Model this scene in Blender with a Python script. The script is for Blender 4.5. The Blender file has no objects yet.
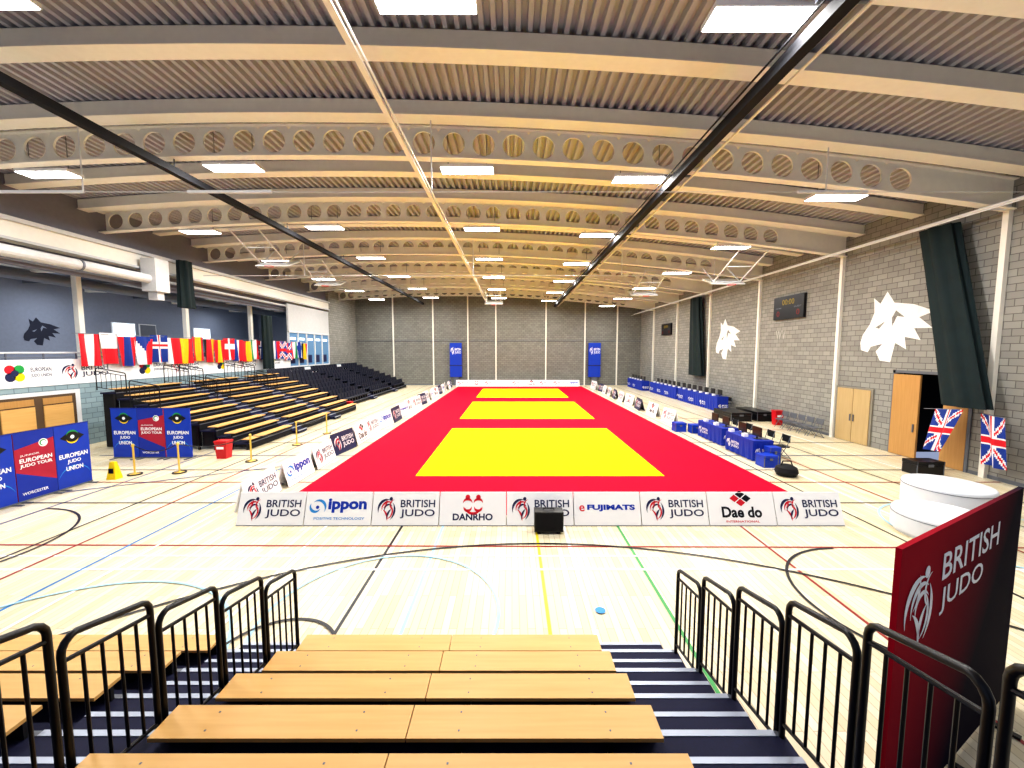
import bpy, math, random
from mathutils import Vector, Matrix
random.seed(4)
CAMZ=4.05
# ------------------------------------------------------------------ materials
def lin(h):
    h=h.lstrip('#'); o=[]
    for i in (0,2,4):
        c=int(h[i:i+2],16)/255.0
        o.append(c/12.92 if c<=0.04045 else ((c+0.055)/1.055)**2.4)
    return (o[0],o[1],o[2],1.0)
_m={}
def M(name,hexc,rough=0.5,metal=0.0,noise=0.10,scale=6.0,emit=0.0,emitc=None,spec=0.4):
    if name in _m: return _m[name]
    m=bpy.data.materials.new(name); m.use_nodes=True
    nt=m.node_tree; b=nt.nodes['Principled BSDF']
    c=lin(hexc)
    b.inputs['Roughness'].default_value=rough; b.inputs['Metallic'].default_value=metal
    b.inputs['Specular IOR Level'].default_value=spec
    tc=nt.nodes.new('ShaderNodeTexCoord'); n=nt.nodes.new('ShaderNodeTexNoise')
    n.inputs['Scale'].default_value=scale; n.inputs['Detail'].default_value=3
    nt.links.new(tc.outputs['Object'],n.inputs['Vector'])
    r=nt.nodes.new('ShaderNodeMix'); r.data_type='RGBA'
    r.inputs[6].default_value=tuple(x*(1-noise) for x in c[:3])+(1,)
    r.inputs[7].default_value=tuple(min(1,x*(1+noise)) for x in c[:3])+(1,)
    nt.links.new(n.outputs['Fac'],r.inputs[0]); nt.links.new(r.outputs[2],b.inputs['Base Color'])
    if emit>0:
        b.inputs['Emission Color'].default_value=lin(emitc or hexc); b.inputs['Emission Strength'].default_value=emit
    _m[name]=m; return m

def brickmat(name,c1,c2,cm,bw,bh,mortar,swz,rough=0.6,bump=0.0,spec=0.5,offset=0.5,noise=0.25):
    m=bpy.data.materials.new(name); m.use_nodes=True
    nt=m.node_tree; b=nt.nodes['Principled BSDF']; b.inputs['Roughness'].default_value=rough
    b.inputs['Specular IOR Level'].default_value=spec
    tc=nt.nodes.new('ShaderNodeTexCoord'); sp=nt.nodes.new('ShaderNodeSeparateXYZ'); cb=nt.nodes.new('ShaderNodeCombineXYZ')
    nt.links.new(tc.outputs['Object'],sp.inputs[0])
    nt.links.new(sp.outputs[swz[0]],cb.inputs[0]); nt.links.new(sp.outputs[swz[1]],cb.inputs[1])
    t=nt.nodes.new('ShaderNodeTexBrick'); nt.links.new(cb.outputs[0],t.inputs['Vector'])
    t.offset=offset
    t.inputs['Scale'].default_value=1; t.inputs['Brick Width'].default_value=bw; t.inputs['Row Height'].default_value=bh
    t.inputs['Mortar Size'].default_value=mortar; t.inputs['Mortar Smooth'].default_value=0.2
    t.inputs['Color1'].default_value=lin(c1); t.inputs['Color2'].default_value=lin(c2); t.inputs['Mortar'].default_value=lin(cm)
    n=nt.nodes.new('ShaderNodeTexNoise'); n.inputs['Scale'].default_value=0.35; n.inputs['Detail'].default_value=5
    nt.links.new(tc.outputs['Object'],n.inputs['Vector'])
    mx=nt.nodes.new('ShaderNodeMix'); mx.data_type='RGBA'; mx.blend_type='MULTIPLY'; mx.inputs[0].default_value=noise
    nt.links.new(t.outputs['Color'],mx.inputs[6])
    hs=nt.nodes.new('ShaderNodeRGBToBW'); nt.links.new(n.outputs['Color'],hs.inputs[0]); nt.links.new(hs.outputs[0],mx.inputs[7])
    nt.links.new(mx.outputs[2],b.inputs['Base Color'])
    if bump:
        bp=nt.nodes.new('ShaderNodeBump'); bp.inputs['Strength'].default_value=bump; bp.inputs['Distance'].default_value=0.01; bp.invert=True
        nt.links.new(t.outputs['Fac'],bp.inputs['Height']); nt.links.new(bp.outputs[0],b.inputs['Normal'])
    return m

def woodmat(name,c1,c2,axis=0,rough=0.45):
    m=bpy.data.materials.new(name); m.use_nodes=True
    nt=m.node_tree; b=nt.nodes['Principled BSDF']; b.inputs['Roughness'].default_value=rough
    tc=nt.nodes.new('ShaderNodeTexCoord'); mp=nt.nodes.new('ShaderNodeMapping')
    sc=[14,14,14]; sc[axis]=0.8; mp.inputs['Scale'].default_value=sc
    nt.links.new(tc.outputs['Object'],mp.inputs[0])
    n=nt.nodes.new('ShaderNodeTexNoise'); n.inputs['Scale'].default_value=1.5; n.inputs['Detail'].default_value=6
    nt.links.new(mp.outputs[0],n.inputs['Vector'])
    r=nt.nodes.new('ShaderNodeMix'); r.data_type='RGBA'; r.inputs[6].default_value=lin(c1); r.inputs[7].default_value=lin(c2)
    nt.links.new(n.outputs['Fac'],r.inputs[0]); nt.links.new(r.outputs[2],b.inputs['Base Color'])
    return m

FLOOR=brickmat('sprung_timber_floor','#E9E0C6','#D8CAA6','#AC9872',1.6,0.115,0.004,(1,0),rough=0.34,spec=0.35,noise=0.10)
BLK_R=brickmat('blockwork_side','#A09F98','#8E8D88','#64625F',0.45,0.225,0.012,(1,2),rough=0.75,bump=0.4)
BLK_B=brickmat('blockwork_end','#8A8A84','#7C7C76','#52514E',0.45,0.225,0.012,(0,2),rough=0.75,bump=0.4)
BLK_L=brickmat('blockwork_pale','#9DB4BC','#8DA5AE','#697C85',0.45,0.225,0.012,(1,2),rough=0.7,bump=0.3)
MATRED=brickmat('tatami_red','#C4002E','#BC002C','#940022',2.0,1.0,0.006,(0,1),rough=0.85,spec=0.08,noise=0.05)
MATYEL=brickmat('tatami_yellow','#F8F000','#F2E800','#C9B800',2.0,1.0,0.006,(0,1),rough=0.85,spec=0.08,noise=0.05)
CREAM=M('painted_steel_cream','#EDEAE0',0.5,noise=.05)
DECKM=M('roof_deck_steel','#A6A7B2',0.45,noise=0.12,scale=0.5)
WHITE=M('white_paint','#E0E2E4',0.4)
OFFW=M('offwhite_plaster','#C8C9CA',0.6)
DKUP=M('upper_cladding_grey','#74737E',0.6)
NAVYD=M('navy_carpet','#0C1034',0.8,noise=0.3,scale=60)
BLACK=M('black_powdercoat','#080910',0.35)
BLACKM=M('black_matte','#0C0D14',0.8)
SILV=M('aluminium_nosing','#A8B0C0',0.35,0.3)
GREY=M('grey_steel','#6D727C',0.4,0.4)
WOOD=woodmat('bench_birch_ply','#E6BA72','#D29C54',0)
WOODY=woodmat('bench_birch_ply_side','#E4BA78','#CE9A54',1)
DOORW=woodmat('door_oak','#C6985C','#AC7E44',2)
DOORL=woodmat('door_pale','#C6AC80','#B09564',2)
BLUE=M('cloth_blue','#082C9C',0.6)
BLUE2=M('panel_blue','#0838B0',0.45)
NAVY=M('print_navy','#1B2350',0.5)
RED=M('print_red','#D8142C',0.5)
REDP=M('plastic_red','#C01020',0.4)
YEL=M('print_yellow','#F8D20A',0.5)
GREEN=M('print_green','#1A9A48',0.5)
SKY=M('print_sky','#2B8FDC',0.5)
PRW=M('print_white','#F4F4F8',0.5,noise=0.02)
BRD=M('board_white','#FAFBFE',0.45,noise=0.02)
POUF=M('pouffe_vinyl_white','#DADEE4',0.5,noise=0.03)
CURT=M('curtain_dark_green','#0C1F22',0.85,noise=0.4,scale=3)
DWALL=M('gallery_wall_slate','#7C8494',0.7)
WOLFD=M('dark_mural','#1C2133',0.7)
BRASS=M('stanchion_brass','#E0C060',0.3,0.6)
LED=M('led_panel','#FFFFFF',0.5,emit=14,emitc='#FFFFFF')
GLOW=M('office_light','#E8F4FF',0.5,emit=1.3,emitc='#E4F2FF')

# ------------------------------------------------------------------ mesh builder
_txt={}
def textgeo(s,bold=0.012):
    k=(s,bold)
    if k in _txt: return _txt[k]
    cu=bpy.data.curves.new('t','FONT'); cu.body=s; cu.resolution_u=3; cu.offset=bold
    ob=bpy.data.objects.new('t',cu); bpy.context.scene.collection.objects.link(ob)
    dg=bpy.context.evaluated_depsgraph_get(); dg.update()
    me=bpy.data.meshes.new_from_object(ob.evaluated_get(dg))
    vs=[v.co.copy() for v in me.vertices]; fs=[list(p.vertices) for p in me.polygons]
    bpy.data.objects.remove(ob); bpy.data.curves.remove(cu); bpy.data.meshes.remove(me)
    x0=min(v.x for v in vs); x1=max(v.x for v in vs); y0=min(v.y for v in vs); y1=max(v.y for v in vs)
    vs=[((v.x-x0)/(x1-x0),(v.y-y0)/(y1-y0)) for v in vs]
    _txt[k]=(vs,fs); return _txt[k]
def frame(o,right,up):
    r=Vector(right).normalized(); u=Vector(up).normalized(); n=r.cross(u).normalized()
    return Matrix(((r.x,u.x,n.x,o[0]),(r.y,u.y,n.y,o[1]),(r.z,u.z,n.z,o[2]),(0,0,0,1)))
class MB:
    def __init__(s): s.v=[];s.f=[];s.mi=[];s.mats=[]
    def idx(s,m):
        if m not in s.mats: s.mats.append(m)
        return s.mats.index(m)
    def add(s,vs,fs,mat,T=None):
        o=len(s.v); k=s.idx(mat)
        for p in vs:
            p=Vector(p); s.v.append(T@p if T else p)
        for f in fs: s.f.append([o+i for i in f]); s.mi.append(k)
    def box(s,x0,x1,y0,y1,z0,z1,mat,T=None):
        vs=[(x,y,z) for z in (z0,z1) for y in (y0,y1) for x in (x0,x1)]
        s.add(vs,[(0,2,3,1),(4,5,7,6),(0,1,5,4),(2,6,7,3),(0,4,6,2),(1,3,7,5)],mat,T)
    def hexa(s,vs,mat,T=None):
        s.add(vs,[(0,3,2,1),(4,5,6,7),(0,1,5,4),(1,2,6,5),(2,3,7,6),(3,0,4,7)],mat,T)
    def poly(s,pts,mat,T=None,z=0):
        s.add([(p[0],p[1],z) if len(p)==2 else p for p in pts],[list(range(len(pts)))],mat,T)
    def rect(s,x0,y0,x1,y1,mat,T=None,z=0):
        s.poly([(x0,y0),(x1,y0),(x1,y1),(x0,y1)],mat,T,z)
    def disc(s,cx,cy,r,mat,T=None,z=0,n=20,ry=None):
        ry=ry or r
        s.poly([(cx+r*math.cos(2*math.pi*i/n),cy+ry*math.sin(2*math.pi*i/n)) for i in range(n)],mat,T,z)
    def arc(s,cx,cy,r,a0,a1,w,mat,T=None,z=0,n=12,taper=True,ry=None):
        ry=ry or r; vs=[];fs=[]
        for i in range(n+1):
            t=i/n; a=math.radians(a0+(a1-a0)*t); ww=w*(math.sin(math.pi*min(.97,max(.03,t))) if taper else 1)/2
            vs+=[(cx+(r+ww)*math.cos(a),cy+(ry+ww)*math.sin(a),z),(cx+(r-ww)*math.cos(a),cy+(ry-ww)*math.sin(a),z)]
        for i in range(n): fs.append((2*i,2*i+2,2*i+3,2*i+1))
        s.add(vs,fs,mat,T)
    def tube(s,pts,r,mat,T=None,n=8):
        pts=[Vector(p) for p in pts]; vs=[];fs=[]; pu=None
        for i,p in enumerate(pts):
            d=(pts[min(i+1,len(pts)-1)]-pts[max(i-1,0)]).normalized()
            if pu is None:
                pu=Vector((0,0,1)) if abs(d.z)<.9 else Vector((1,0,0))
            a=(pu-d*pu.dot(d)).normalized(); b=d.cross(a); pu=a
            for k in range(n):
                t=2*math.pi*k/n; vs.append(p+a*math.cos(t)*r+b*math.sin(t)*r)
        for i in range(len(pts)-1):
            for k in range(n):
                k2=(k+1)%n; fs.append((i*n+k,i*n+k2,(i+1)*n+k2,(i+1)*n+k))
        fs.append(list(range(n))[::-1]); fs.append([(len(pts)-1)*n+k for k in range(n)])
        s.add(vs,fs,mat,T)
    def lathe(s,prof,mat,c=(0,0,0),n=28,T=None):
        vs=[];fs=[]
        for (r,z) in prof:
            for k in range(n):
                t=2*math.pi*k/n; vs.append((c[0]+r*math.cos(t),c[1]+r*math.sin(t),c[2]+z))
        for i in range(len(prof)-1):
            for k in range(n):
                k2=(k+1)%n; fs.append((i*n+k,i*n+k2,(i+1)*n+k2,(i+1)*n+k))
        fs.append(list(range(n))[::-1]); fs.append([(len(prof)-1)*n+k for k in range(n)])
        s.add(vs,fs,mat,T)
    def text(s,t,x0,y0,x1,y1,mat,T=None,z=0.004,bold=0.012):
        vs,fs=textgeo(t,bold)
        s.add([(x0+u*(x1-x0),y0+v*(y1-y0),z) for u,v in vs],fs,mat,T)
    def obj(s,name,smooth=False,bevel=0):
        me=bpy.data.meshes.new(name); me.from_pydata([tuple(v) for v in s.v],[],s.f)
        for m in s.mats: me.materials.append(m)
        me.polygons.foreach_set('material_index',s.mi)
        if smooth: me.polygons.foreach_set('use_smooth',[True]*len(s.f))
        me.update(); ob=bpy.data.objects.new(name,me); bpy.context.scene.collection.objects.link(ob)
        if bevel:
            b=ob.modifiers.new('bevel','BEVEL'); b.width=bevel; b.segments=2; b.limit_method='ANGLE'
        if smooth:
            e=ob.modifiers.new('es','EDGE_SPLIT'); e.split_angle=math.radians(40)
        return ob

def fighter(mb,x,y,w,h,T,z,c1,c2):
    T2=T@Matrix.Translation((x,y,0))@Matrix.Diagonal((w,h,1,1))
    mb.disc(0.66,0.90,0.075,c1,T2,z)
    mb.arc(0.50,0.45,0.42,75,195,0.11,c1,T2,z)
    mb.arc(0.55,0.47,0.31,55,190,0.08,c2,T2,z)
    mb.arc(0.58,0.46,0.21,40,200,0.07,c1,T2,z)
    mb.arc(0.35,0.45,0.50,-50,35,0.09,c1,T2,z)
    mb.arc(0.42,0.40,0.33,-70,50,0.07,c2,T2,z)
    mb.arc(0.05,0.05,0.48,-5,60,0.08,c2,T2,z)
    mb.arc(0.98,0.10,0.48,125,185,0.09,c1,T2,z)
    mb.arc(0.12,0.80,0.34,-60,20,0.06,c2,T2,z)
    mb.arc(0.85,0.65,0.22,100,250,0.06,c2,T2,z)
def bj(mb,T,w,h,cols=None,z=0.006,x=0,y=0):
    c1,c2,c3=cols or (NAVY,RED,NAVY)
    fighter(mb,x+w*.06,y+h*.14,w*.32,h*.72,T,z,c1,c2)
    mb.text('BRITISH',x+w*.42,y+h*.54,x+w*.94,y+h*.76,c3,T,z)
    mb.text('JUDO',x+w*.42,y+h*.22,x+w*.94,y+h*.48,c3,T,z)
def sponsor(mb,T,w,h,kind,z=0.006):
    if kind=='bj': bj(mb,T,w,h)
    elif kind=='ippon':
        mb.arc(.19*w,.52*h,.11*w,-30,130,.04*w,SKY,T,z); mb.arc(.15*w,.57*h,.08*w,150,330,.04*w,SKY,T,z)
        mb.disc(.18*w,.54*h,.025*w,BLUE2,T,z)
        mb.text('ippon',.34*w,.38*h,.92*w,.80*h,BLUE2,T,z,bold=.04); mb.text('POSITIVE TECHNOLOGY',.14*w,.18*h,.9*w,.25*h,SKY,T,z)
    elif kind=='danrho':
        for sx in (.42,.58):
            mb.disc(sx*w,.84*h,.035*w,RED,T,z); mb.arc(sx*w,.64*h,.07*w,10,170,.04*w,RED,T,z); mb.arc(sx*w,.56*h,.06*w,180,360,.04*w,RED,T,z)
        mb.arc(.5*w,.62*h,.13*w,200,340,.04*w,RED,T,z)
        mb.text('DANRHO',.2*w,.16*h,.8*w,.36*h,NAVY,T,z,bold=.03)
    elif kind=='fuji':
        mb.text('FUJIMATS',.2*w,.42*h,.92*w,.62*h,BLUE2,T,z,bold=.045); mb.text('e',.08*w,.42*h,.16*w,.60*h,RED,T,z)
    elif kind=='daedo':
        for (a,b,c) in ((0,0,RED),(.09,.06,BLACK),(-.09,.06,RED),(0,.12,BLACK)):
            cx=(.5+a)*w; cy=.68*h+b*w; q=.055*w
            mb.poly([(cx-q*1.3,cy),(cx,cy-q),(cx+q*1.3,cy),(cx,cy+q)],c,T,z)
        mb.text('Dae do',.2*w,.24*h,.8*w,.56*h,BLACK,T,z,bold=.03); mb.text('INTERNATIONAL',.25*w,.1*h,.75*w,.16*h,RED,T,z)

# ------------------------------------------------------------------ flags
def flag(mb,o,right,up,w,h,fn,nx=12,ny=16,amp=.05,ph=0,drop=0.0):
    T=frame(o,right,up)
    vs=[];n1=nx+1
    for j in range(ny+1):
        for i in range(nx+1):
            u=i/nx;v=j/ny
            g=1-drop*(1-v)
            vs.append(((0.5+(u-.5)*g)*w,v*h,amp*math.sin(u*9+ph+v*1.2)*(1.1-v*.6)))
    for j in range(ny):
        for i in range(nx):
            c=fn((i+.5)/nx,(j+.5)/ny)
            a=j*n1+i
            mb.add([vs[a],vs[a+1],vs[a+n1+1],vs[a+n1]],[(0,1,2,3)],c,T)
FR=M('flag_red','#D01024',0.7); FW=M('flag_white','#E4E4E8',0.7,noise=.03); FB=M('flag_blue','#10348C',0.7); FY=M('flag_yellow','#F0BC10',0.7); FK=M('flag_black','#101014',0.7); FG=M('flag_green','#0E8A40',0.7)
def vs3(a,b,c): return lambda u,v:(a if u<1/3 else b if u<2/3 else c)
def nordic(f,a,b):
    def g(u,v):
        dx=abs(u-.5); dy=abs(v-.62)
        if dx<.09 or dy<.06: return b
        if dx<.18 or dy<.12: return a
        return f
    return g
def union(u,v):
    X=(u-.5)*2; Y=(v-.5)
    if abs(X)<.10 or abs(Y)<.06: return FR
    if abs(X)<.17 or abs(Y)<.11: return FW
    d=abs(abs(Y)-abs(X)/2)
    if d<.03: return FR
    if d<.085: return FW
    return FB
def unionv(u,v): return union(v,u)
def czech(u,v):
    if abs(u-.5)<(v-.45): return FB
    return FW if u<.5 else FR

# ------------------------------------------------------------------ room shell
XR=15.2; XL=-18.4; YB=48.0; YN=-3.0
def B(x): return 9.87-.0033*(x+6.5)**2
mb=MB(); mb.box(XL-7.4,XR+.2,YN,YB+.2,-.2,0,FLOOR); mb.obj('floor')
mb=MB(); 
mb.box(XR,XR+.25,YN,13.3,0,9.75,BLK_R); mb.box(XR,XR+.25,15.9,YB,0,9.75,BLK_R); mb.box(XR,XR+.25,13.3,15.9,3.2,9.75,BLK_R)
mb.box(XR+2.2,XR+2.3,13,16.2,0,3.4,BLACKM); mb.box(XR+.25,XR+2.2,13.1,13.2,0,3.3,BLACKM); mb.box(XR+.25,XR+2.2,16,16.1,0,3.3,BLACKM)
mb.box(XR+.25,XR+2.2,13.1,16.1,3.25,3.3,BLACKM)
mb.obj('wall_right')
mb=MB(); mb.box(XL-.25,XR+.25,YB,YB+.25,0,11.3,BLK_B); mb.obj('wall_back')
mb=MB(); mb.box(XL-.25,XL,YN,YB,0,2.66,BLK_L); mb.box(XL-.25,XL,41,YB,2.66,11.0,BLK_R); mb.obj('wall_left')
mb=MB(); mb.box(XL-.45,XL-.25,YN,41,8.95,11.0,DKUP); mb.box(XL-.6,XL,YN,41,8.1,8.95,CREAM); 
mb.box(XL-.02,XL+.12,YN,41,8.1,8.2,OFFW); mb.box(XL,XL+.16,YN,41,8.8,8.95,OFFW)
mb.box(XL-.6,XL-.5,YN,41,7.3,8.1,DKUP); mb.tube([(XL-.2,YN,7.75),(XL-.2,41,7.75)],.07,OFFW); mb.tube([(XL-.35,YN,7.5),(XL-.35,41,7.5)],.04,GREY)
mb.obj('wall_gallery_bulkhead')
mb=MB(); mb.box(-25.5,XL-.25,YN,41,2.4,2.66,OFFW); mb.obj('floor_gallery')
mb=MB(); mb.box(-25.75,-25.5,YN,41,0,8.2,DWALL)
mb.obj('wall_gallery_back')
mb=MB(); mb.box(-25.5,XL-.25,41,41.2,2.66,8.1,DWALL); mb.obj('wall_gallery_end')
mb=MB(); mb.box(-25.5,XL-.6,YN,41,7.95,8.1,M('gallery_ceiling_grey','#9298A6',.7))
for k in range(14):
    y=3+3.07*k
    mb.box(-25.4,XL-.6,y-.12,y+.12,7.55,7.95,CREAM if k%2 else GREY)
mb.tube([(-21.5,YN,7.4),(-21.5,41,7.4)],.25,GREY,n=14)
mb.obj('ceiling_gallery')
for i,(y,w_) in enumerate(((24.6,1.0),(29.5,1.9),(36,1.0))):
    mb=MB(); mb.box(-25.5,-25.42,y,y+w_,2.66,4.8,DOORL); mb.box(-25.5,-25.4,y-.08,y,2.66,4.88,WHITE); mb.box(-25.5,-25.4,y+w_,y+w_+.08,2.66,4.88,WHITE); mb.box(-25.5,-25.4,y-.08,y+w_+.08,4.8,4.88,WHITE); mb.box(-25.42,-25.36,y+.1,y+.14,3.6,3.8,GREY); mb.obj('door_%d'%(i+3))
mb=MB()
for (y,w_,c) in ((25.9,1.6,GLOW),(27.8,1.3,GREY),(32.5,1.8,GLOW)):
    mb.box(-25.5,-25.44,y,y+w_,4.9,5.9,WHITE); mb.box(-25.44,-25.42,y+.06,y+w_-.06,4.96,5.84,c)
mb.obj('gallery_lit_openings')  # lit window openings added to gallery back wall; glow put into the panes
mb=MB(); vs=[];fs=[]; x=XL-.5; prof=[]
while x<XR+.3:
    for dx,dz in ((0,0),(.10,0),(.13,.12),(.23,.12)): prof.append((x+dx,dz))
    x+=.26
for (px,dz) in prof: vs+= [(px,YN,B(px)+1.16+dz),(px,YB+.2,B(px)+1.16+dz)]
for i in range(len(prof)-1): fs.append((2*i,2*i+1,2*i+3,2*i+2))
mb.add(vs,fs,DECKM); mb.obj('ceiling')

FY0=[12.7+6.15*k for k in range(-1,6)]
def arcbar(mb,y0,y1,z0,z1,mat,x0=XL-.24,x1=XR,n=40):
    vs=[];fs=[]
    for i in range(n+1):
        x=x0+(x1-x0)*i/n; b=B(x)
        vs+=[(x,y0,b+z0),(x,y1,b+z0),(x,y1,b+z1),(x,y0,b+z1)]
    for i in range(n):
        for k in range(4):
            k2=(k+1)%4; fs.append((4*i+k,4*i+k2,4*i+4+k2,4*i+4+k))
    fs+=[(0,1,2,3),(4*n,4*n+1,4*n+2,4*n+3)]
    mb.add(vs,fs,mat)
D=.92
for Y in FY0:
    mb=MB()
    arcbar(mb,Y-.15,Y+.15,0,.035,CREAM); arcbar(mb,Y-.15,Y+.15,D-.035,D,CREAM)
    cell=.9; r=.33; n=24; x=-18.4
    while x+cell<12.9:
        cx=x+cell/2; cy=D/2
        for yy in (Y-.015,Y+.015):
            vs=[];fs=[]
            for k in range(n):
                a=2*math.pi*(k+.5)/n; ca,sa=math.cos(a),math.sin(a)
                sc=min((cell/2)/abs(ca) if abs(ca)>1e-6 else 9,(D/2)/abs(sa) if abs(sa)>1e-6 else 9)
                for q in (r,sc):
                    X=cx+ca*q; vs.append((X,yy,B(X)+cy+sa*q))
            for k in range(n):
                k2=(k+1)%n; fs.append((2*k,2*k+1,2*k2+1,2*k2))
            mb.add(vs,fs,CREAM)
        vs=[];fs=[]
        for k in range(n):
            a=2*math.pi*(k+.5)/n; X=cx+math.cos(a)*r; z=B(X)+cy+math.sin(a)*r
            vs+=[(X,Y-.03,z),(X,Y+.03,z)]
        for k in range(n):
            k2=(k+1)%n; fs.append((2*k,2*k+1,2*k2+1,2*k2))
        mb.add(vs,fs,CREAM)
        x+=cell
    arcbar(mb,Y-.015,Y+.015,0,D,CREAM,x0=x,x1=XR,n=6)
    mb.obj('cellular_roof_beam')
mb=MB()
for Y in FY0:
    for o in (-.75,-3.25): arcbar(mb,Y+o-.2,Y+o+.2,.76,1.14,CREAM); arcbar(mb,Y+o-.24,Y+o+.24,.74,.78,CREAM)
arcbar(mb,46.4,46.8,.78,1.14,CREAM)
mb.obj('roof_purlins')

for Y in FY0:
    for X in (-14.5,-8.7,-1.4,4.0,10.2):
        y=Y+.46; z=B(X)-.10
        mb=MB(); mb.box(X-.82,X+.82,y-.26,y+.26,z,z+.09,WHITE)
        mb.box(X-.80,X+.80,y-.24,y+.24,z-.012,z,LED)
        for sx in (-.6,.6): mb.tube([(X+sx,y,z+.09),(X+sx,y,B(X)+1.1)],.012,GREY)
        ob=mb.obj('highbay_led_light')
        L=bpy.data.lights.new('lamp','AREA'); L.shape='RECTANGLE'; L.size=1.5; L.size_y=.4; L.energy=310; L.color=(1,.98,.945)
        lo=bpy.data.objects.new('lamp',L); bpy.context.scene.collection.objects.link(lo); lo.location=(X,y,z-.03); lo.parent=ob

mb=MB(); mb.box(-10.3,-10.1,YN,YB-1,9.36,9.56,BLACKM); mb.tube([(-10.6,YN,9.55),(-10.6,YB-.5,9.55)],.03,BLACKM)
for Y in FY0: mb.tube([(-10.2,Y,9.5),(-10.2,Y,B(-10.2))],.02,GREY)
mb.obj('divider_net_track')
mb=MB(); mb.box(4.8,5.02,YN,YB-1,9.08,9.3,BLACKM); mb.tube([(5.32,YN,9.2),(5.32,YB-.5,9.2)],.03,CREAM); mb.tube([(4.65,YN,9.25),(4.65,YB-.5,9.25)],.02,BLACKM)
for Y in FY0: mb.tube([(4.9,Y,9.25),(4.9,Y,B(4.9))],.02,GREY); mb.box(4.6,5.4,Y-.03,Y+.03,9.3,9.35,GREY)
mb.obj('divider_net_track')
mb=MB(); mb.box(-2.96,-2.84,YN,YB-.5,9.5,9.56,CREAM); mb.tube([(-2.75,YN,9.5),(-2.75,YB-.5,9.5)],.025,WHITE)
mb.obj('cable_tray')
mb=MB(); mb.tube([(14.3,YN,8.35),(14.3,YB-.1,8.35)],.04,WHITE); mb.tube([(14.0,YN,8.2),(14.0,YB-.1,8.2)],.02,WHITE)
for Y in FY0: mb.tube([(14.3,Y,8.35),(XR-.15,Y,8.35)],.025,WHITE)
mb.obj('heating_pipework')
mb=MB(); mb.tube([(XL+.1,12,8.6),(XR-.1,12,8.6)],.010,WHITE)
for a,b in ((-16,-12.3),(-9.3,-6.9),(8.2,10.2)): mb.box(a,b,11.97,12.03,8.57,8.64,WHITE)
for X in (-12.3,-2.3,9): mb.tube([(X,12,8.62),(X,12,B(X)+.8)],.02,WHITE)
mb.obj('net_support_rail')
mb=MB(); mb.tube([(XL+.1,24.4,8.5),(XR-.1,24.4,8.5)],.02,WHITE); 
for X in (-12.3,-2.3,6.5,12): mb.tube([(X,24.4,8.5),(X,24.4,B(X)+.8)],.03,WHITE)
mb.obj('net_support_rail')

def hoop(X,Y,s=1):
    mb=MB(); top=B(X)
    for dx in (-.7,.7):
        mb.tube([(X+dx,Y,top+.1),(X+dx,Y+2.4,top-1.0),(X+dx*.6,Y+3.6,top-.7)],.035,WHITE)
        mb.tube([(X+dx,Y+3.9,top+.1),(X+dx,Y+2.4,top-1.0)],.03,WHITE)
    for t in (0,.5,1): mb.tube([(X-.7,Y+2.4*t,top+.1-1.1*t),(X+.7,Y+2.4*t,top+.1-1.1*t)],.025,WHITE)
    T=frame((X-.9,Y+2.2,top-1.15),(1,0,0),(0,.9,.35))
    mb.box(0,1.8,0,1.2,-.03,.03,WHITE,T); mb.box(.6,1.2,.25,.7,-.04,-.03,RED,T)
    mb.tube([(X+.22*math.cos(a*.4),Y+1.9+.22*math.sin(a*.4),top-1.25) for a in range(17)],.012,RED)
    mb.obj('folded_basketball_goal')
hoop(-12.8,26.2); hoop(-12.8,19.8); hoop(9.2,26.2); hoop(11.6,19.8); hoop(-1.8,38); 

k=0
for Y in FY0:
    mb=MB(); mb.box(XR-.14,XR-.002,Y-.08,Y+.08,0,B(XR)-.01,CREAM); mb.obj('trim_%d'%k); k+=1
for X in (-14,-9.3,-5.2,-1.9,4.0,8.6,12.4):
    mb=MB(); mb.box(X-.07,X+.07,YB-.14,YB-.002,0,B(X)+.9,CREAM); mb.obj('trim_%d'%k); k+=1
mb=MB(); mb.box(XR-.02,XR,YN,13.2,0,.12,GREY); mb.box(XR-.02,XR,18.9,YB,0,.12,GREY); mb.obj('baseboard_right')
mb=MB(); mb.box(XL,XR,YB-.02,YB,0,.12,GREY); mb.obj('baseboard_back')
mb=MB(); mb.box(XL,XR,YB-.06,YB,5.2,5.26,GREY); mb.obj('trim_trunking')

# ------------------------------------------------------------------ gallery
for Y in (12.7,18.85,25,31.15,37.3):
    mb=MB(); mb.box(-20.12,-19.88,Y-.12,Y+.12,2.66,7.95,CREAM); mb.box(-20.25,-19.75,Y-.25,Y+.25,2.66,2.9,WHITE); mb.box(-20.25,-19.75,Y-.25,Y+.25,7.8,7.95,WHITE); mb.obj('gallery_column',bevel=.02)
mb=MB()
mb.box(XL+.002,XL+.03,6,33.5,2.68,3.72,BRD); mb.box(XL+.002,XL+.03,33.5,46,1.6,2.6,BRD)
y=5.7
while y<31:
    T=frame((XL+.03,y,2.72),(0,1,0),(0,0,1)); bj(mb,T,2.2,.95); 
    T=frame((XL+.03,y+3.4,2.72),(0,1,0),(0,0,1))
    for q,c in ((0,GREEN),(90,RED),(180,NAVY),(270,YEL)):
        a=math.radians(q+45); mb.disc(.5+.2*math.cos(a),.5+.2*math.sin(a),.17,c,T,.006,n=10)
    mb.disc(.5,.5,.12,NAVY,T,.008); mb.text('EUROPEAN',1.0,.54,1.7,.70,NAVY,T,.006); mb.text('JUDO UNION',1.0,.30,1.7,.46,NAVY,T,.006)
    y+=5.3
y=34
while y<45: bj(mb,frame((XL+.03,y,1.62),(0,1,0),(0,0,1)),2.2,.95); y+=3
mb.obj('gallery_banner')
mb=MB()
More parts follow.
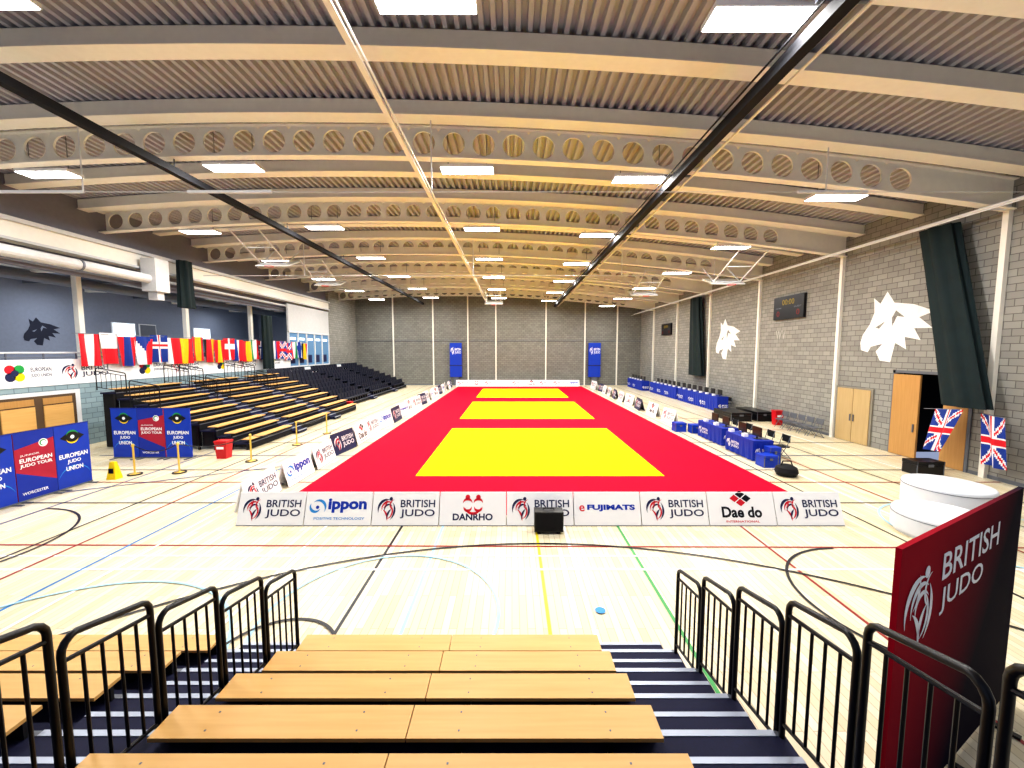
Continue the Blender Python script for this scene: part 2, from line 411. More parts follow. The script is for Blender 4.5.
mb.tube([(XL-.12,4,3.98),(XL-.12,33.4,3.98)],.035,WHITE); mb.tube([(XL-.12,4,3.8),(XL-.12,33.4,3.8)],.015,GREY)
y=4
while y<33.5: mb.box(XL-.14,XL-.1,y-.02,y+.02,2.66,3.95,GREY); y+=1.2
mb.obj('gallery_balustrade')
mb=MB()
fl=[vs3(FR,FW,FR),lambda u,v:FR if v<.5 else FW,vs3(FR,FB,FR),czech,nordic(FB,FW,FR),vs3(FW,FR,FR),vs3(FY,FY,FR),vs3(FR,FY,FR),vs3(FK,FR,FY),vs3(FR,FY,FR),nordic(FR,FW,FW),vs3(FB,FW,FR),lambda u,v:FR if u<.5 else FY,vs3(FG,FW,FR),nordic(FR,FW,FB),vs3(FR,FW,FR),vs3(FW,FB,FR),unionv,unionv,vs3(FR,FW,FG),nordic(FW,FB,FB),vs3(FK,FY,FR)]
for i,fn in enumerate(fl):
    y=17.0+i*.86
    flag(mb,(XL+.22,y,3.40+.08*math.sin(i*2)),(0,1,0),(0,0,1),.94,1.38,fn,12,12,.09,i,drop=.12)
mb.tube([(XL+.22,16.8,4.79),(XL+.22,36,4.79)],.012,GREY)
mb.obj('national_flags')
mb=MB(); T=frame((XL-.1,33.6,2.7),(0,1,0),(0,0,1))
mb.box(0,7.38,0,.1,-.1,.08,WHITE,T); mb.box(0,7.38,2.9,3.05,-.1,.08,WHITE,T); mb.box(0,7.38,3.05,5.25,-.08,.06,OFFW,T)
for i in range(6): mb.box(i*1.46-.05 if i else 0,i*1.46+.05,0,3,-.1,.08,WHITE,T)
mb.box(.05,7.35,.1,2.9,-.03,-.01,M('lit_glass','#5A7C9C',.1,emit=.25,emitc='#6F9CC8'),T)
for i in range(5): mb.box(i*1.46+.3,i*1.46+1.1,2.3,2.5,.0,.02,GLOW,T); mb.box(i*1.46+.2,i*1.46+.9,.3,1.0,.0,.02,NAVY,T)
mb.obj('window_1')
WOLF=[(0.0,.28),(.03,.40),(.13,.55),(.19,.72),(.17,.93),(.27,.84),(.36,1.0),(.47,.83),(.72,.78),(.98,.66),(.80,.60),(.97,.45),(.75,.46),(.84,.30),(.64,.35),(.67,.18),(.52,.27),(.47,.0),(.32,.02),(.25,.15),(.34,.26),(.17,.22),(.13,.14),(.02,.17)]
def wolf(o,right,w,h,mat,eye,name):
    mb=MB(); T=frame(o,right,(0,0,1)); mb.poly([(a*w,b*h) for a,b in WOLF],mat,T)
    mb.poly([(.22*w,.5*h),(.36*w,.58*h),(.28*w,.48*h)],eye,T,.006)
    mb.poly([(.50*w,.72*h),(.62*w,.62*h),(.52*w,.64*h),(.46*w,.50*h),(.45*w,.62*h)],eye,T,.006)
    mb.obj(name)
WW=M('mural_white','#E8EAEA',.7); WG=M('mural_faded','#B4B4AE',.7)
wolf((XR-.012,17.7,3.6),(0,-1,0),3.1,2.85,WW,BLK_R,'wolf_mural')
wolf((XR-.012,30.2,3.45),(0,-1,0),3.2,2.9,WW,BLK_R,'wolf_mural')
wolf((-25.49,21.2,4.35),(0,1,0),1.8,1.5,WOLFD,DWALL,'wolf_mural')
mb=MB(); T=frame((XR-.012,23.4,4.7),(0,-1,0),(0,0,1)); mb.text('W',0,0,.5,.5,WG,T); mb.text('V',.55,0,.8,.5,WG,T); mb.obj('wall_lettering')
mb=MB()
for Y in (13,16,19,22,25,28,31,34): mb.box(-23.2,-22.2,Y-.12,Y+.12,7.48,7.55,LED); mb.tube([(-22.7,Y,7.55),(-22.7,Y,7.94)],.02,GREY)
mb.obj('gallery_strip_lights')
for Y in (10,22,34):
    L=bpy.data.lights.new('lamp','AREA'); L.size=1.4; L.size_y=.4; L.shape='RECTANGLE'; L.energy=130; L.color=(.92,.95,1)
    lo=bpy.data.objects.new('gallery_lamp',L); bpy.context.scene.collection.objects.link(lo); lo.location=(-22.9,Y,7.4)
mb=MB(); mb.box(XL+.18,XL+.9,20.2,21.0,7.0,8.6,OFFW); mb.box(XL+.3,XL+.75,20.4,20.8,6.6,7.0,OFFW); mb.tube([(XL+.5,4,7.6),(XL+.5,20.2,7.6)],.22,OFFW,n=14)
for q in range(5,20,3): mb.tube([(XL+.5,q,7.6),(XL+.5,q+.08,7.6)],.25,GREY,n=14)
mb.obj('ventilation_duct')
def drape(o0,o1,w0,w1,d,mat,name,folds=7,n=42,m=12,along=(0,1,0)):
    mb=MB(); vs=[];fs=[]; al=Vector(along).normalized(); o0=Vector(o0);o1=Vector(o1); nrm=al.cross(Vector((0,0,1)))
    for j in range(m+1):
        t=j/m; c=o0.lerp(o1,t); w=w0+(w1-w0)*(t**1.5); 
        for i in range(n):
            a=2*math.pi*i/n
            rr=1+.14*math.sin(folds*a+t*1.5)
            p=c+al*(math.cos(a)*w/2*rr)+nrm*(math.sin(a)*d/2*rr); vs.append(p)
    for j in range(m):
        for i in range(n):
            i2=(i+1)%n; fs.append((j*n+i,j*n+i2,(j+1)*n+i2,(j+1)*n+i))
    fs.append(list(range(n))); fs.append([m*n+i for i in range(n)])
    mb.add(vs,fs,mat); return mb.obj(name,smooth=True)
drape((XL+.6,22.4,8.9),(XL+.6,22.4,6.4),.8,1.0,.5,CURT,'bunched_divider_curtain')
drape((14.75,14.35,8.3),(14.6,12.9,2.25),1.15,1.3,.5,CURT,'bunched_divider_curtain')
drape((14.85,33,8.3),(14.85,32.6,2.1),1.6,2.4,.5,CURT,'bunched_divider_curtain')
drape((XL+.6,29.6,6.6),(XL+.6,29.6,2.75),1.0,1.1,.4,CURT,'bunched_divider_curtain')
mb=MB(); flag(mb,(14.5,14.1,.6),(-.25,-1,.12),(.1,-.2,1),1.05,1.5,unionv,24,32,.08,0,drop=.25); mb.tube([(14.4,14.0,2.05),(14.15,12.75,2.2)],.012,GREY); mb.obj('union_flag')
mb=MB(); flag(mb,(14.7,12.4,.55),(-.1,-.8,-.05),(0,.1,1),.7,1.55,unionv,24,32,.07,2,drop=.15); mb.tube([(14.7,12.6,2.12),(14.6,11.8,2.06)],.012,GREY); mb.obj('union_flag')
def score(y0,y1,z0,z1):
    DY=M('digit_amber','#8C7A14',.5); DR=M('digit_red','#7A1010',.5)
    mb=MB(); mb.box(XR-.15,XR-.002,y0,y1,z0,z1,BLACK); T=frame((XR-.15,y1,z0),(0,-1,0),(0,0,1)); w=y1-y0;h=z1-z0
    mb.text('00:00',.3*w,.62*h,.7*w,.86*h,DY,T); mb.text('0',.12*w,.14*h,.22*w,.38*h,DR,T); mb.text('0',.78*w,.14*h,.88*w,.38*h,DR,T); mb.text('HOME',.08*w,.47*h,.28*w,.53*h,GREY,T); mb.text('GUEST',.7*w,.47*h,.93*w,.53*h,GREY,T)
    mb.obj('scoreboard')
score(21.1,23.5,5.8,7.05); score(38.6,41,5.6,6.7)
mb=MB(); mb.box(XR-.06,XR,16.85,18.75,0,2.45,M('door_frame_paint','#8A8578',.5))
for a,b in ((16.95,17.77),(17.8,18.65)): mb.box(XR-.09,XR-.06,a,b,.02,2.38,DOORL)
mb.box(XR-.13,XR-.09,17.68,17.72,.95,1.25,GREY); mb.box(XR-.13,XR-.09,17.85,17.89,.95,1.25,GREY); mb.obj('door_1')
mb=MB(); mb.box(XR-.1,XR-.03,14.9,15.95,.02,3.15,DOORW); mb.box(XR-.14,XR-.1,15.0,15.04,1,1.3,GREY)
mb.box(XR-.03,XR+.03,13.32,14.1,.02,2.5,DOORW); mb.box(XR-.04,XR,15.95,16.05,0,3.3,GREY); mb.box(XR-.04,XR,13.2,13.3,0,3.3,GREY); mb.box(XR-.04,XR,13.2,16.05,3.2,3.3,GREY); mb.obj('door_2')
for X in (-6.6,9.7):
    mb=MB(); mb.box(X-.7,X+.7,YB-.5,YB-.15,1.0,5.0,BLUE2); T=frame((X-.7,YB-.5,1.0),(1,0,0),(0,0,1)); bj(mb,T,1.4,1.3,(PRW,PRW,PRW),y=2.4); mb.box(X-.72,X+.72,YB-.52,YB-.15,2.3,2.4,NAVY)
    mb.box(X-.3,X+.3,YB-.45,YB-.2,0,1.0,GREY); mb.obj('hanging_blue_banner',bevel=.03)
mb=MB(); T=frame((XL+.0,14.2,.95),(0,1,0),(0,0,1))
mb.box(-.2,2.9,-.1,1.5,.0,.02,WHITE,T); mb.box(0,2.7,.05,1.35,.02,.035,M('hatch_dark','#5A4632',.6),T)
for i in range(2): mb.box(.15+i*1.35,1.2+i*1.35,.1,.95,.035,.07,WOODY,T); mb.box(.15+i*1.35,1.2+i*1.35,1.0,1.25,.035,.05,DOORW,T)
mb.obj('window_2')

# ------------------------------------------------------------------ mats
MX0,MX1=-6.1,7.9
mb=MB(); mb.box(MX0,MX1,9.7,45.7,0,.045,MATRED); mb.obj('judo_mat_red')
for Y in (12.7,23.7,34.7):
    mb=MB(); mb.box(-3.1,4.9,Y,Y+8,.0455,.052,MATYEL); mb.obj('judo_mat_yellow_contest_area')
def line(mb,x0,y0,x1,y1,w,mat,z=.003):
    w*=1.1
    d=Vector((x1-x0,y1-y0)).normalized(); p=Vector((-d.y,d.x))*w/2
    mb.poly([(x0-p.x,y0-p.y,z),(x1-p.x,y1-p.y,z),(x1+p.x,y1+p.y,z),(x0+p.x,y0+p.y,z)],mat)
LK=M('line_black','#10101A',.4); LR=M('line_red','#98241E',.4); LC=M('line_cyan','#A4D2E4',.4); LG=M('line_green','#3E9E52',.4); LY=M('line_yellow','#E8D030',.4); LW=M('line_white','#FAFAFA',.4); LB=M('line_blue','#2C80C4',.4); LN=M('line_navy','#20387C',.4)
mb=MB(); z=.002
def nz():
    global z; z+=.00035; return z
line(mb,-2.55,0,-2.55,9.7,.05,LK,nz()); line(mb,-1.6,0,-1.6,9.7,.05,LC,nz()); line(mb,.55,0,.55,9.7,.05,LY,nz()); line(mb,1.2,0,1.2,9.7,.05,LW,nz())
line(mb,2.45,0,2.45,9.7,.05,LG,nz()); line(mb,5.3,0,5.3,9.7,.05,LR,nz()); line(mb,-4.3,0,-4.3,9.7,.05,LW,nz()); line(mb,8.4,0,8.4,47,.05,LK,nz())
line(mb,-17.5,8.2,15,8.0,.05,LR,nz()); line(mb,-17.5,7.2,15,7.2,.05,LW,nz()); line(mb,-14,7.7,3,7.7,.04,LW,nz())
line(mb,-8,0,-8,47,.05,LB,nz()); line(mb,-10,0,-10,47,.05,LK,nz()); line(mb,-7.4,0,-7.4,47,.05,LW,nz()); line(mb,-9.1,0,-9.1,47,.05,LR,nz())
line(mb,-12.0,3,-12.0,16,.05,LN,nz()); line(mb,10.3,0,10.3,47,.05,LR,nz()); line(mb,11.8,0,11.8,47,.05,LK,nz()); line(mb,13.4,0,13.4,47,.05,LW,nz()); line(mb,9.4,0,9.4,47,.05,LW,nz())
for Y,c in ((10.5,LK),(12.2,LR),(13.5,LK),(15.4,LN),(17.6,LK),(20.5,LR),(24,LK)):
    line(mb,-16,Y,-6.1,Y,.05,c,nz()); line(mb,7.9,Y,15.1,Y+.001,.05,c,nz())
line(mb,-16,9.6,-7,14.5,.05,LN,nz())
mb.arc(-2.0,5.9,1.8,-180,180,.05,LC,None,nz(),40,False)
mb.arc(6.6,6.2,1.8,90,270,.05,LK,None,nz(),48,False); mb.arc(10.6,8.7,1.8,0,360,.05,LC,None,nz(),48,False)
mb.arc(-12,7.9,2.2,-90,90,.05,LK,None,nz(),40,False); mb.arc(-6.3,4.2,2.6,0,180,.05,LC,None,nz(),40,False)
mb.arc(.55,-2.1,10.3,40,140,.05,LK,None,nz(),60,False)
mb.arc(-3.2,5.0,.8,0,180,.05,LK,None,nz(),40,False)
mb.disc(1.38,6.0,.08,SKY,None,nz())
mb.obj('floor_court_markings')

# ------------------------------------------------------------------ A-frame advertising boards
def aboard(o,right,w,h,kind,face=BRD,lean=.26,name='advertising_board'):
    r=Vector(right).normalized(); nrm=r.cross(Vector((0,0,1)))
    mb=MB(); hh=math.sqrt(h*h-lean*lean); up=(-nrm*lean+Vector((0,0,hh))).normalized()
    T=frame(o,r,up); mb.box(0,w,0,h,-.02,0,face,T)
    mb.box(0,w,0,.015,-.022,.003,GREY,T)
    o2=Vector(o)-nrm*(2*lean)+r*w; up2=(nrm*lean+Vector((0,0,hh))).normalized()
    T2=frame(o2,-r,up2); mb.box(0,w,0,h-.01,-.02,0,face,T2)
    for q in (.08,.92): 
        a=Vector(o)+r*w*q-nrm*.1+Vector((0,0,.08)); b=Vector(o)+r*w*q-nrm*(2*lean-.1)+Vector((0,0,.08)); mb.tube([a,b],.01,GREY)
    for TT in (T,T2):
        if face is BRD: sponsor(mb,TT,w,h,kind,.004)
        else: bj(mb,TT,w,h,(PRW,RED,PRW),.004)
    return mb.obj(name)
kinds=['bj','ippon','bj','danrho','bj','fuji','bj','daedo','bj']
for i,kd in enumerate(kinds):
    aboard((-6.42+1.575*i,9.08,.0),(1,0,0),1.555,.77,kd)
random.seed(7)
y=9.9; i=0
while y<45:
    a=random.uniform(-.16,.16)+(.12 if i<2 else 0); dirv=(-math.sin(a),math.cos(a),0)
    face=BRD if i%4!=3 else NAVY
    aboard((-6.7+(.1 if a>0 else -.1),y,0),dirv,1.6,.77 if i<3 else .85,['bj','ippon','bj','fuji','daedo'][i%5],face,lean=.2)
    y+=1.8; i+=1
y=45.0; i=0
while y>21.5:
    a=random.uniform(-.14,.14)
    aboard((8.75,y,0),(math.sin(a),-math.cos(a),0),1.6,.8,['bj','daedo','bj','danrho'][i%4],BRD if i%3!=2 else NAVY,lean=.2)
    y-=1.95 if y>32 else 2.6; i+=1
for i in range(9): aboard((-6.42+1.575*i,46.1,0),(1,0,0),1.555,.77,kinds[(i+2)%9])

def tallpanel(o,right,w,h,style,name='event_display_panel'):
    mb=MB(); T=frame(o,right,(0,0,1)); base=BLUE2 if style!=1 else M('panel_red','#A81838',.5)
    mb.box(0,w,0.04,h,-.04,0,base,T); mb.box(-.01,w+.01,0.02,.06,-.05,.01,GREY,T); mb.box(-.01,w+.01,h-.03,h,-.05,.01,BLUE,T)
    for q in (.1,.9): mb.box(w*q-.03,w*q+.03,0,.03,-.3,.25,GREY,T)
    if style==1:
        mb.poly([(0,.06),(w,.06),(w,.22*h),(0,.44*h)],BLUE,T,.003); mb.poly([(0,h*.76),(w,h*.86),(w,h-.03),(0,h-.03)],BLUE,T,.003)
        mb.text('JUNIOR',.12*w,.645*h,.6*w,.675*h,PRW,T,.006); mb.text('EUROPEAN',.1*w,.56*h,.92*w,.62*h,PRW,T,.006,bold=.03); mb.text('JUDO TOUR',.1*w,.48*h,.92*w,.54*h,PRW,T,.006,bold=.03)
        mb.disc(.72*w,.80*h,.12*w,PRW,T,.004); mb.arc(.72*w,.8*h,.08*w,0,300,.04*w,GREEN,T,.006)
        mb.text('WORCESTER',.1*w,.10*h,.75*w,.14*h,PRW,T,.006)
    else:
        mb.poly([(.14*w,.80*h),(.5*w,.69*h),(.86*w,.80*h),(.5*w,.91*h)],BLACK,T,.004)
        mb.arc(.5*w,.80*h,.19*w,20,160,.05*w,GREEN,T,.006); mb.arc(.5*w,.80*h,.19*w,200,340,.05*w,YEL,T,.006); mb.disc(.5*w,.8*h,.06*w,PRW,T,.006)
        mb.text('EUROPEAN',.08*w,.48*h,.92*w,.55*h,PRW,T,.006,bold=.03); mb.text('JUDO',.3*w,.38*h,.7*w,.45*h,PRW,T,.006,bold=.03); mb.text('UNION',.25*w,.28*h,.75*w,.35*h,PRW,T,.006,bold=.03)
        mb.arc(.5*w,.1*h,.5*w,20,160,.04*w,SKY,T,.004)
    mb.obj(name)
for i in range(4): tallpanel((-13.05,8.5+i*.95,0),(0,1,0),.93,1.9,[0,0,1,0][i])
for i in range(3): tallpanel((-15.05+i*1.0,15.0,0),(1,0,0),.96,1.92,[0,1,0][i])

# ------------------------------------------------------------------ telescopic bleachers
def bleacher(T,rows,segs,aisles,pitch,rise,z0,wood,name,x0,x1,seats=False,pd=.27):
    mb=MB()
    for i in range(rows):
        zt=z0+rise*i; dk=zt-.16; y0=pitch*i
        mb.box(x0,x1,y0+.07,y0+.07+pitch,dk-.06,dk,NAVYD,T)
        mb.box(x0,x1,y0+.07,y0+.10,max(0,dk-rise),dk-.06,BLACKM,T)
        mb.box(x0,x1,y0+.055,y0+.10,dk-.03,dk+.003,GREY,T)
        for xx in (x0+.03,x1-.03):
            mb.box(xx-.03,xx+.03,y0+.12,y0+.20,0,dk-.06,BLACK,T)
        mb.box(x0+.1,x0+.12,y0+.10,y0+.07+pitch,0.1,dk-.06,BLACKM,T); mb.box(x1-.12,x1-.1,y0+.10,y0+.07+pitch,0.1,dk-.06,BLACKM,T)
        for (a,b) in segs:
            if seats:
                n=int((b-a)/.52)
                for k in range(n):
                    xx=a+k*.52
                    mb.box(xx+.03,xx+.47,y0+.1,y0+.45,zt+.10,zt+.16,wood,T)
                    mb.hexa([(xx+.03,y0+.42,zt+.14),(xx+.47,y0+.42,zt+.14),(xx+.47,y0+.46,zt+.14),(xx+.03,y0+.46,zt+.14),(xx+.03,y0+.50,zt+.56),(xx+.47,y0+.50,zt+.56),(xx+.47,y0+.54,zt+.56),(xx+.03,y0+.54,zt+.56)],wood,T)
                    mb.box(xx+.2,xx+.3,y0+.2,y0+.35,dk,zt+.1,BLACK,T)
            else:
                L=b-a; n=max(1,round(L/1.9))
                for k in range(n):
                    p0=a+L*k/n+(.004 if k else 0); p1=a+L*(k+1)/n-(.004 if k<n-1 else 0)
                    mb.box(p0,p1,y0,y0+pd,zt-.03,zt,wood,T)
                    for q in (.2,.8):
                        xx=p0+(p1-p0)*q; mb.box(xx-.02,xx+.02,y0+.08,y0+.24,dk,zt-.03,BLACK,T)
                        for yy in (.06,.21): mb.box(xx-.006,xx+.006,y0+yy-.006,y0+yy+.006,zt,zt+.002,GREY,T)
                mb.box(a,b,y0+.10,y0+.13,dk,zt-.03,BLACKM,T)
        for (a,b) in aisles:
            mb.box(a,b,y0+.05,y0+.10,dk-.02,dk+.006,SILV,T)
            mb.box(a+.02,b-.02,y0-.24,y0+.07,dk-rise,dk-rise/2,NAVYD,T)
            mb.box(a+.02,b-.02,y0-.25,y0-.205,dk-rise/2-.03,dk-rise/2+.005,SILV,T)
            mb.box(a,b,y0+.06,y0+.075,dk-rise/2,dk-.02,NAVY,T)
    return mb.obj(name)
def railpanel(mb,T,x,yf,yn,zf,zn,hgt,nb=4,r=.021):
    c=.09
    pts=[(x,yf,zf-hgt)]
    pts.append((x,yf,zf-c))
    for a in (20,45,70): pts.append((x,yf+c*(1-math.cos(math.radians(a))),zf-c+c*math.sin(math.radians(a))))
    pts.append((x,yf+c,zf)); pts.append((x,yn-c,zn))
    for a in (70,45,20): pts.append((x,yn-c*(1-math.cos(math.radians(a))),zn-c+c*math.sin(math.radians(a))))
    pts.append((x,yn,zn-c)); pts.append((x,yn,zn-hgt))
    mb.tube(pts,r,BLACK,T,10)
    for dz in (.13,hgt-.12): mb.tube([(x,yf,zf-dz),(x,yn,zn-dz)],r*.7,BLACK,T)
    for k in range(1,nb+1):
        t=k/(nb+1); y=yf+(yn-yf)*t; zz=zf+(zn-zf)*t
        mb.tube([(x,y,zz-.13),(x,y,zz-hgt+.12)],r*.5,BLACK,T)
TF=Matrix.Translation((0,4.80,0))@Matrix.Rotation(math.pi,4,'Z')
bleacher(TF,8,[(-1.07,2.57),(3.62,10.5)],[(-1.98,-1.09),(2.68,3.56)],.633,.277,.50,WOOD,'telescopic_bleacher',-2.05,10.6)
for X in (2.02,-2.64):
    mb=MB()
    for i in range(7):
        yf=.10+.633*i; zf=1.43+.277*i
        railpanel(mb,TF,-X,yf,yf+.575,zf,zf+.10,1.1)
    mb.obj('aisle_railing',smooth=True)
TL=Matrix.Translation((-10.7,16.3,0))@Matrix.Rotation(math.pi/2,4,'Z')
bleacher(TL,9,[(0,3.2),(4.1,7.3),(8.2,11.4)],[(3.22,4.08),(7.32,8.18)],.66,.26,.45,WOODY,'telescopic_bleacher',0,11.4,pd=.42)
mb=MB()
for xx in (.0,3.2,4.1,7.3,8.2):
    for i in (5,7): railpanel(mb,TL,xx,.3+.66*i,.3+.66*i+1.2,1.35+.26*i,1.55+.26*i,.9,5,.02)
mb.obj('bleacher_handrails')
SEAT=M('seat_plastic_navy','#0E1228',.5)
TS=Matrix.Translation((-11.8,28.4,0))@Matrix.Rotation(math.pi/2,4,'Z')
bleacher(TS,9,[(0,5.2),(6.2,11.4),(12.4,16.8)],[(5.22,6.18),(11.42,12.38)],.62,.22,.45,SEAT,'tribune_seating',0,16.8,seats=True)

# ------------------------------------------------------------------ loose items
def stanchion(x,y):
    mb=MB(); mb.lathe([(.19,0),(.19,.02),(.06,.05),(.028,.07),(.028,.92),(.045,.94),(.045,1.0),(.01,1.03)],BRASS,(x,y,0),18); mb.lathe([(.2,0),(.2,.03)],BLACK,(x,y,0),18); mb.obj('queue_stanchion',smooth=True)
st=[(-12.4,13.0),(-11.1,13.2),(-9.6,14.6),(-9.3,17.2),(-9.1,19.6)]
for s in st: stanchion(*s)
mb=MB()
for a,b in zip(st[:-1],st[1:]):
    d=Vector((b[0]-a[0],b[1]-a[1])).normalized()*.05; a=(a[0]+d.x,a[1]+d.y); b=(b[0]-d.x,b[1]-d.y)
    mb.tube([(a[0]+(b[0]-a[0])*t/8,a[1]+(b[1]-a[1])*t/8,.95-.8*(t/8)*(1-t/8)) for t in range(9)],.015,BLACK)
mb.obj('queue_rope')
def redbin(x,y,h=.7,w=.5):
    mb=MB(); mb.hexa([(x-w*.4,y-w*.35,0),(x+w*.4,y-w*.35,0),(x+w*.4,y+w*.35,0),(x-w*.4,y+w*.35,0),(x-w*.5,y-w*.42,h),(x+w*.5,y-w*.42,h),(x+w*.5,y+w*.42,h),(x-w*.5,y+w*.42,h)],REDP)
    mb.box(x-w*.53,x+w*.53,y-w*.45,y+w*.45,h,h+.06,REDP); mb.box(x-w*.3,x+w*.3,y-w*.46,y-w*.45,h*.6,h*.75,PRW); mb.obj('red_storage_bin',bevel=.01)
redbin(-10.95,15.1,.62,.45); redbin(14.6,22.0,.75,.45); redbin(-11.3,27.9,.5,.4)
mb=MB(); mb.hexa([(-12.8,12.45,0),(-12.5,12.45,0),(-12.5,12.7,0),(-12.8,12.7,0),(-12.72,12.52,.55),(-12.58,12.52,.55),(-12.58,12.62,.55),(-12.72,12.62,.55)],YEL); mb.box(-12.72,-12.58,12.46,12.48,.2,.35,BLACK); mb.obj('wet_floor_sign')
mb=MB(); mb.box(.5,1.14,8.65,8.95,.05,.50,BLACK); mb.box(.53,1.11,8.635,8.65,.08,.47,BLACKM)
for x in (.56,1.0): mb.box(x,x+.08,8.68,8.92,0,.05,BLACKM)
mb.lathe([(.0,0),(.13,0),(.14,.01)],BLACKM,T=Matrix.Translation((.82,8.632,.27))@Matrix.Rotation(math.pi/2,4,'X'),n=20)
mb.tube([(.7,8.8,.50),(.7,8.8,.54),(.94,8.8,.54),(.94,8.8,.50)],.012,BLACK); mb.obj('floor_speaker',bevel=.01)
def clothtable(x0,x1,y0,y1,h=.76,screens=True,logo=True,name='officials_table'):
    mb=MB(); mb.box(x0,x1,y0,y1,h-.03,h,BLUE)
    pts=[]; step=.12
    def edge(ax,ay,bx,by):
        L=math.hypot(bx-ax,by-ay); n=max(2,int(L/step)); dx,dy=(bx-ax)/L,(by-ay)/L
        for i in range(n):
            t=i/n; k=.018*math.sin(i*2.1); pts.append((ax+(bx-ax)*t,ay+(by-ay)*t,dy*k,-dx*k))
    edge(x0,y0,x1,y0);edge(x1,y0,x1,y1);edge(x1,y1,x0,y1);edge(x0,y1,x0,y0)
    vs=[];fs=[];n=len(pts)
    for p in pts: vs+=[(p[0],p[1],h-.01),(p[0]+p[2]*1.6,p[1]+p[3]*1.6,.02)]
    for i in range(n):
        j=(i+1)%n; fs.append((2*i,2*j,2*j+1,2*i+1))
    mb.add(vs,fs,BLUE)
    if logo:
        y=y1-.1
        while y-1.1>y0:
            T=frame((x0-.04,y,.12),(0,-1,0),(0,0,1)); bj(mb,T,1.0,.5,(PRW,PRW,PRW),.0); y-=1.9
        T=frame((x0+.02,y0-.04,.12),(1,0,0),(0,0,1)); bj(mb,T,min(.8,x1-x0-.04),.45,(PRW,PRW,PRW),0)
    if screens:
        y=y0+.4
        while y<y1-.3:
            xc=(x0+x1)/2
            mb.box(xc-.02,xc+.02,y-.27,y+.27,h+.1,h+.45,BLACK); mb.box(xc-.1,xc+.1,y-.12,y+.12,h,h+.015,BLACK); mb.box(xc-.015,xc+.015,y-.03,y+.03,h,h+.12,BLACK)
            mb.box(xc+.12,xc+.3,y-.2,y+.2,h,h+.02,GREY); mb.box(xc-.3,xc-.15,y+.3,y+.5,h,h+.12,PRW)
            y+=.95
    mb.obj(name)
clothtable(8.85,9.6,14.6,16.5); clothtable(8.95,9.7,17.0,19.2); clothtable(13.7,14.45,26.8,33.2,1.0); clothtable(13.7,14.45,33.6,40,1.0); clothtable(13.2,14,41,46,1.0)
def chair(x,y,ang,col=BLACKM,name='folding_chair'):
    T=Matrix.Translation((x,y,0))@Matrix.Rotation(ang,4,'Z'); mb=MB()
    mb.box(-.22,.22,-.2,.2,.43,.47,col,T); mb.box(-.21,.21,.19,.22,.62,.88,col,T)
    for sx in (-.22,.22):
        mb.tube([(sx,-.22,0),(sx,.1,.5),(sx,.22,.9)],.013,GREY,T); mb.tube([(sx,.26,0),(sx,-.15,.46)],.013,GREY,T)
    mb.tube([(-.22,.26,.02),(.22,.26,.02)],.01,GREY,T); mb.obj(name)
for y in (15.1,16.0,17.5,18.6): chair(10.2,y,-math.pi/2)
for y in (18.8,19.4,20.0,20.6,21.2): chair(14.3,y,-math.pi/2,GREY)
for y in (27.6,29,30.4,31.8,34.5,36,37.5): chair(14.8,y,-math.pi/2,BLACKM)
def crate(x,y,w,d,h,mat,name='equipment_crate'):
    mb=MB(); mb.box(x,x+w,y,y+d,.0,h*.72,mat); mb.box(x-.01,x+w+.01,y-.01,y+d+.01,h*.74,h,mat)
    for q in (x,x+w-.03): 
        for p in (y-.012,y+d-.02): mb.box(q,q+.03,p,p+.03,0,h,GREY)
    mb.box(x+w*.4,x+w*.6,y-.02,y,h*.6,h*.8,GREY); mb.obj(name,bevel=.008)
crate(8.75,13.75,.5,.5,.42,BLUE2,'blue_plastic_crate'); crate(9.2,14.15,.4,.35,.62,BLUE2,'blue_plastic_crate'); crate(8.2,20.0,.55,.5,.45,BLUE2,'blue_plastic_crate'); crate(8.85,19.6,.5,.5,.42,BLUE2,'blue_plastic_crate')
crate(13.2,12.9,.9,.5,.45,BLACK,'flight_case'); crate(14.1,23.0,.9,2.2,.55,BLACK,'black_stage_block'); crate(12.6,23.0,1.2,2.0,.5,BLACK,'black_stage_block')
mb=MB(); mb.lathe([(.05,0),(.28,.02),(.34,.14),(.3,.28),(.16,.36),(.04,.38)],BLACKM,(8.95,12.9,0),18); mb.tube([(8.75,12.9,.3),(8.82,12.9,.48),(9.08,12.9,.48),(9.15,12.9,.3)],.02,BLACKM); mb.obj('kit_bag',smooth=True)
def drum(x,y,r,h):
    mb=MB(); c=.06; prof=[(r-.05,0),(r-.05,.05),(r,.07),(r,h-c)]+[(r-c+c*math.cos(a),h-c+c*math.sin(a)) for a in (.5,1.0,1.5)]+[(r*.3,h+.005)]
    mb.lathe(prof,POUF,(x,y,0),40); mb.tube([(x+(r+.003)*math.cos(a*.2),y+(r+.003)*math.sin(a*.2),h-.09) for a in range(33)],.008,GREY); mb.obj('round_white_pouffe',smooth=True)
drum(9.5,8.65,.84,.5); drum(11.15,10.1,.86,.68)
m=bpy.data.materials.new('banner_gradient'); m.use_nodes=True; nt=m.node_tree; b=nt.nodes['Principled BSDF']; b.inputs['Roughness'].default_value=.85; b.inputs['Specular IOR Level'].default_value=.1
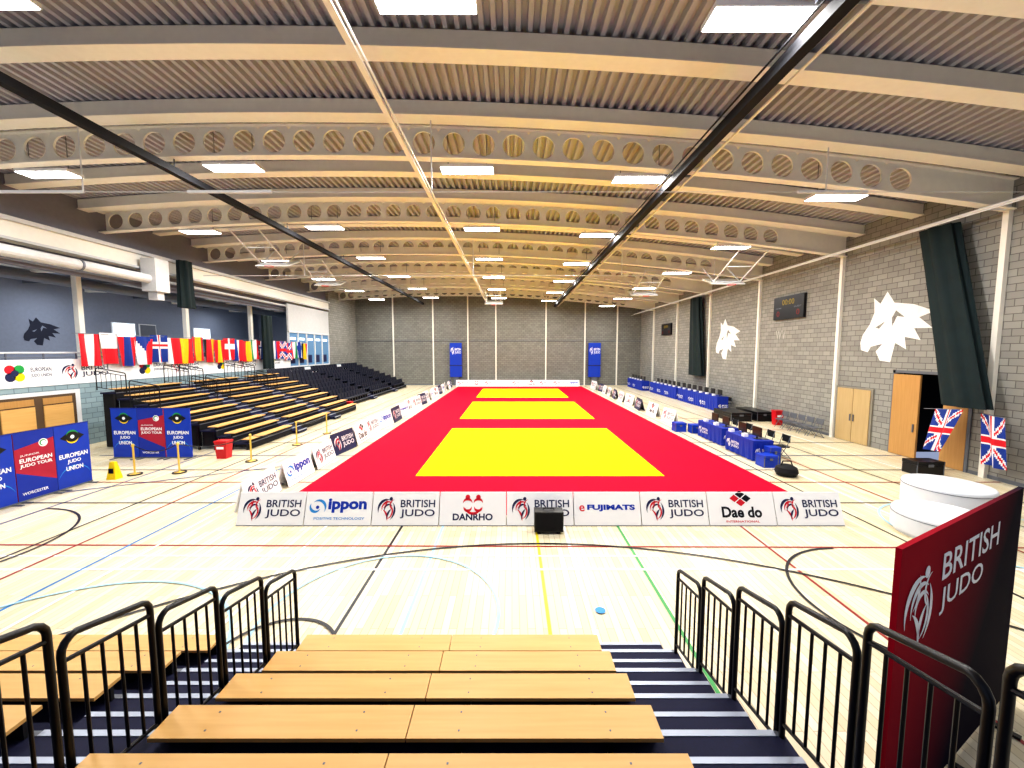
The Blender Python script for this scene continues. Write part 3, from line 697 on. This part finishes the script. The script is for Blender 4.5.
tc=nt.nodes.new('ShaderNodeTexCoord'); sp=nt.nodes.new('ShaderNodeSeparateXYZ'); nt.links.new(tc.outputs['Object'],sp.inputs[0])
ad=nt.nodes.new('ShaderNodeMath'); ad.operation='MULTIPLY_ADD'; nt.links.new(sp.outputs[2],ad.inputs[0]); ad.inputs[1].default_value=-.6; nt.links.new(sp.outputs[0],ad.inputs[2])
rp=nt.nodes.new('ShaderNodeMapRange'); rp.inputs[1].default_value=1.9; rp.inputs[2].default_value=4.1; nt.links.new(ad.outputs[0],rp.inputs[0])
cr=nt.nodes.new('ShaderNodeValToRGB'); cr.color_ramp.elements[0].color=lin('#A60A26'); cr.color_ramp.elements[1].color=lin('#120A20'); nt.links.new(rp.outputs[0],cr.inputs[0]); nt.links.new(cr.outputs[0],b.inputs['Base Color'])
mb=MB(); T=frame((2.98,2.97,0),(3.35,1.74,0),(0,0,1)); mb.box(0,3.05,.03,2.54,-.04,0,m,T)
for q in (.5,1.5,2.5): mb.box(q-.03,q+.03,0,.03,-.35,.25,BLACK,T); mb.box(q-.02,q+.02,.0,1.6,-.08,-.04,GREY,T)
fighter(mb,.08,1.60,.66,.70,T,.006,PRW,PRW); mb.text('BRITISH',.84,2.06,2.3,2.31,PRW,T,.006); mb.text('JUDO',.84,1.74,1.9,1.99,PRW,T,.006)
mb.obj('display_banner_wall')

# ------------------------------------------------------------------ world + camera
w=bpy.data.worlds.new('World'); bpy.context.scene.world=w; w.use_nodes=True
bg=w.node_tree.nodes['Background']; bg.inputs[0].default_value=(.6,.7,1,1); bg.inputs[1].default_value=.5
cam=bpy.data.cameras.new('Camera'); co=bpy.data.objects.new('Camera',cam); bpy.context.scene.collection.objects.link(co)
cam.sensor_width=36; cam.lens=14.2; cam.clip_start=.05; cam.clip_end=200
co.location=(0,0,CAMZ); co.rotation_euler=(math.radians(90-4.67),0,0)
bpy.context.scene.camera=co
vs_=bpy.context.scene.view_settings
vs_.view_transform='Standard'
try: vs_.look='Medium High Contrast'
except Exception as e: print('look',e)
vs_.exposure=-0.08
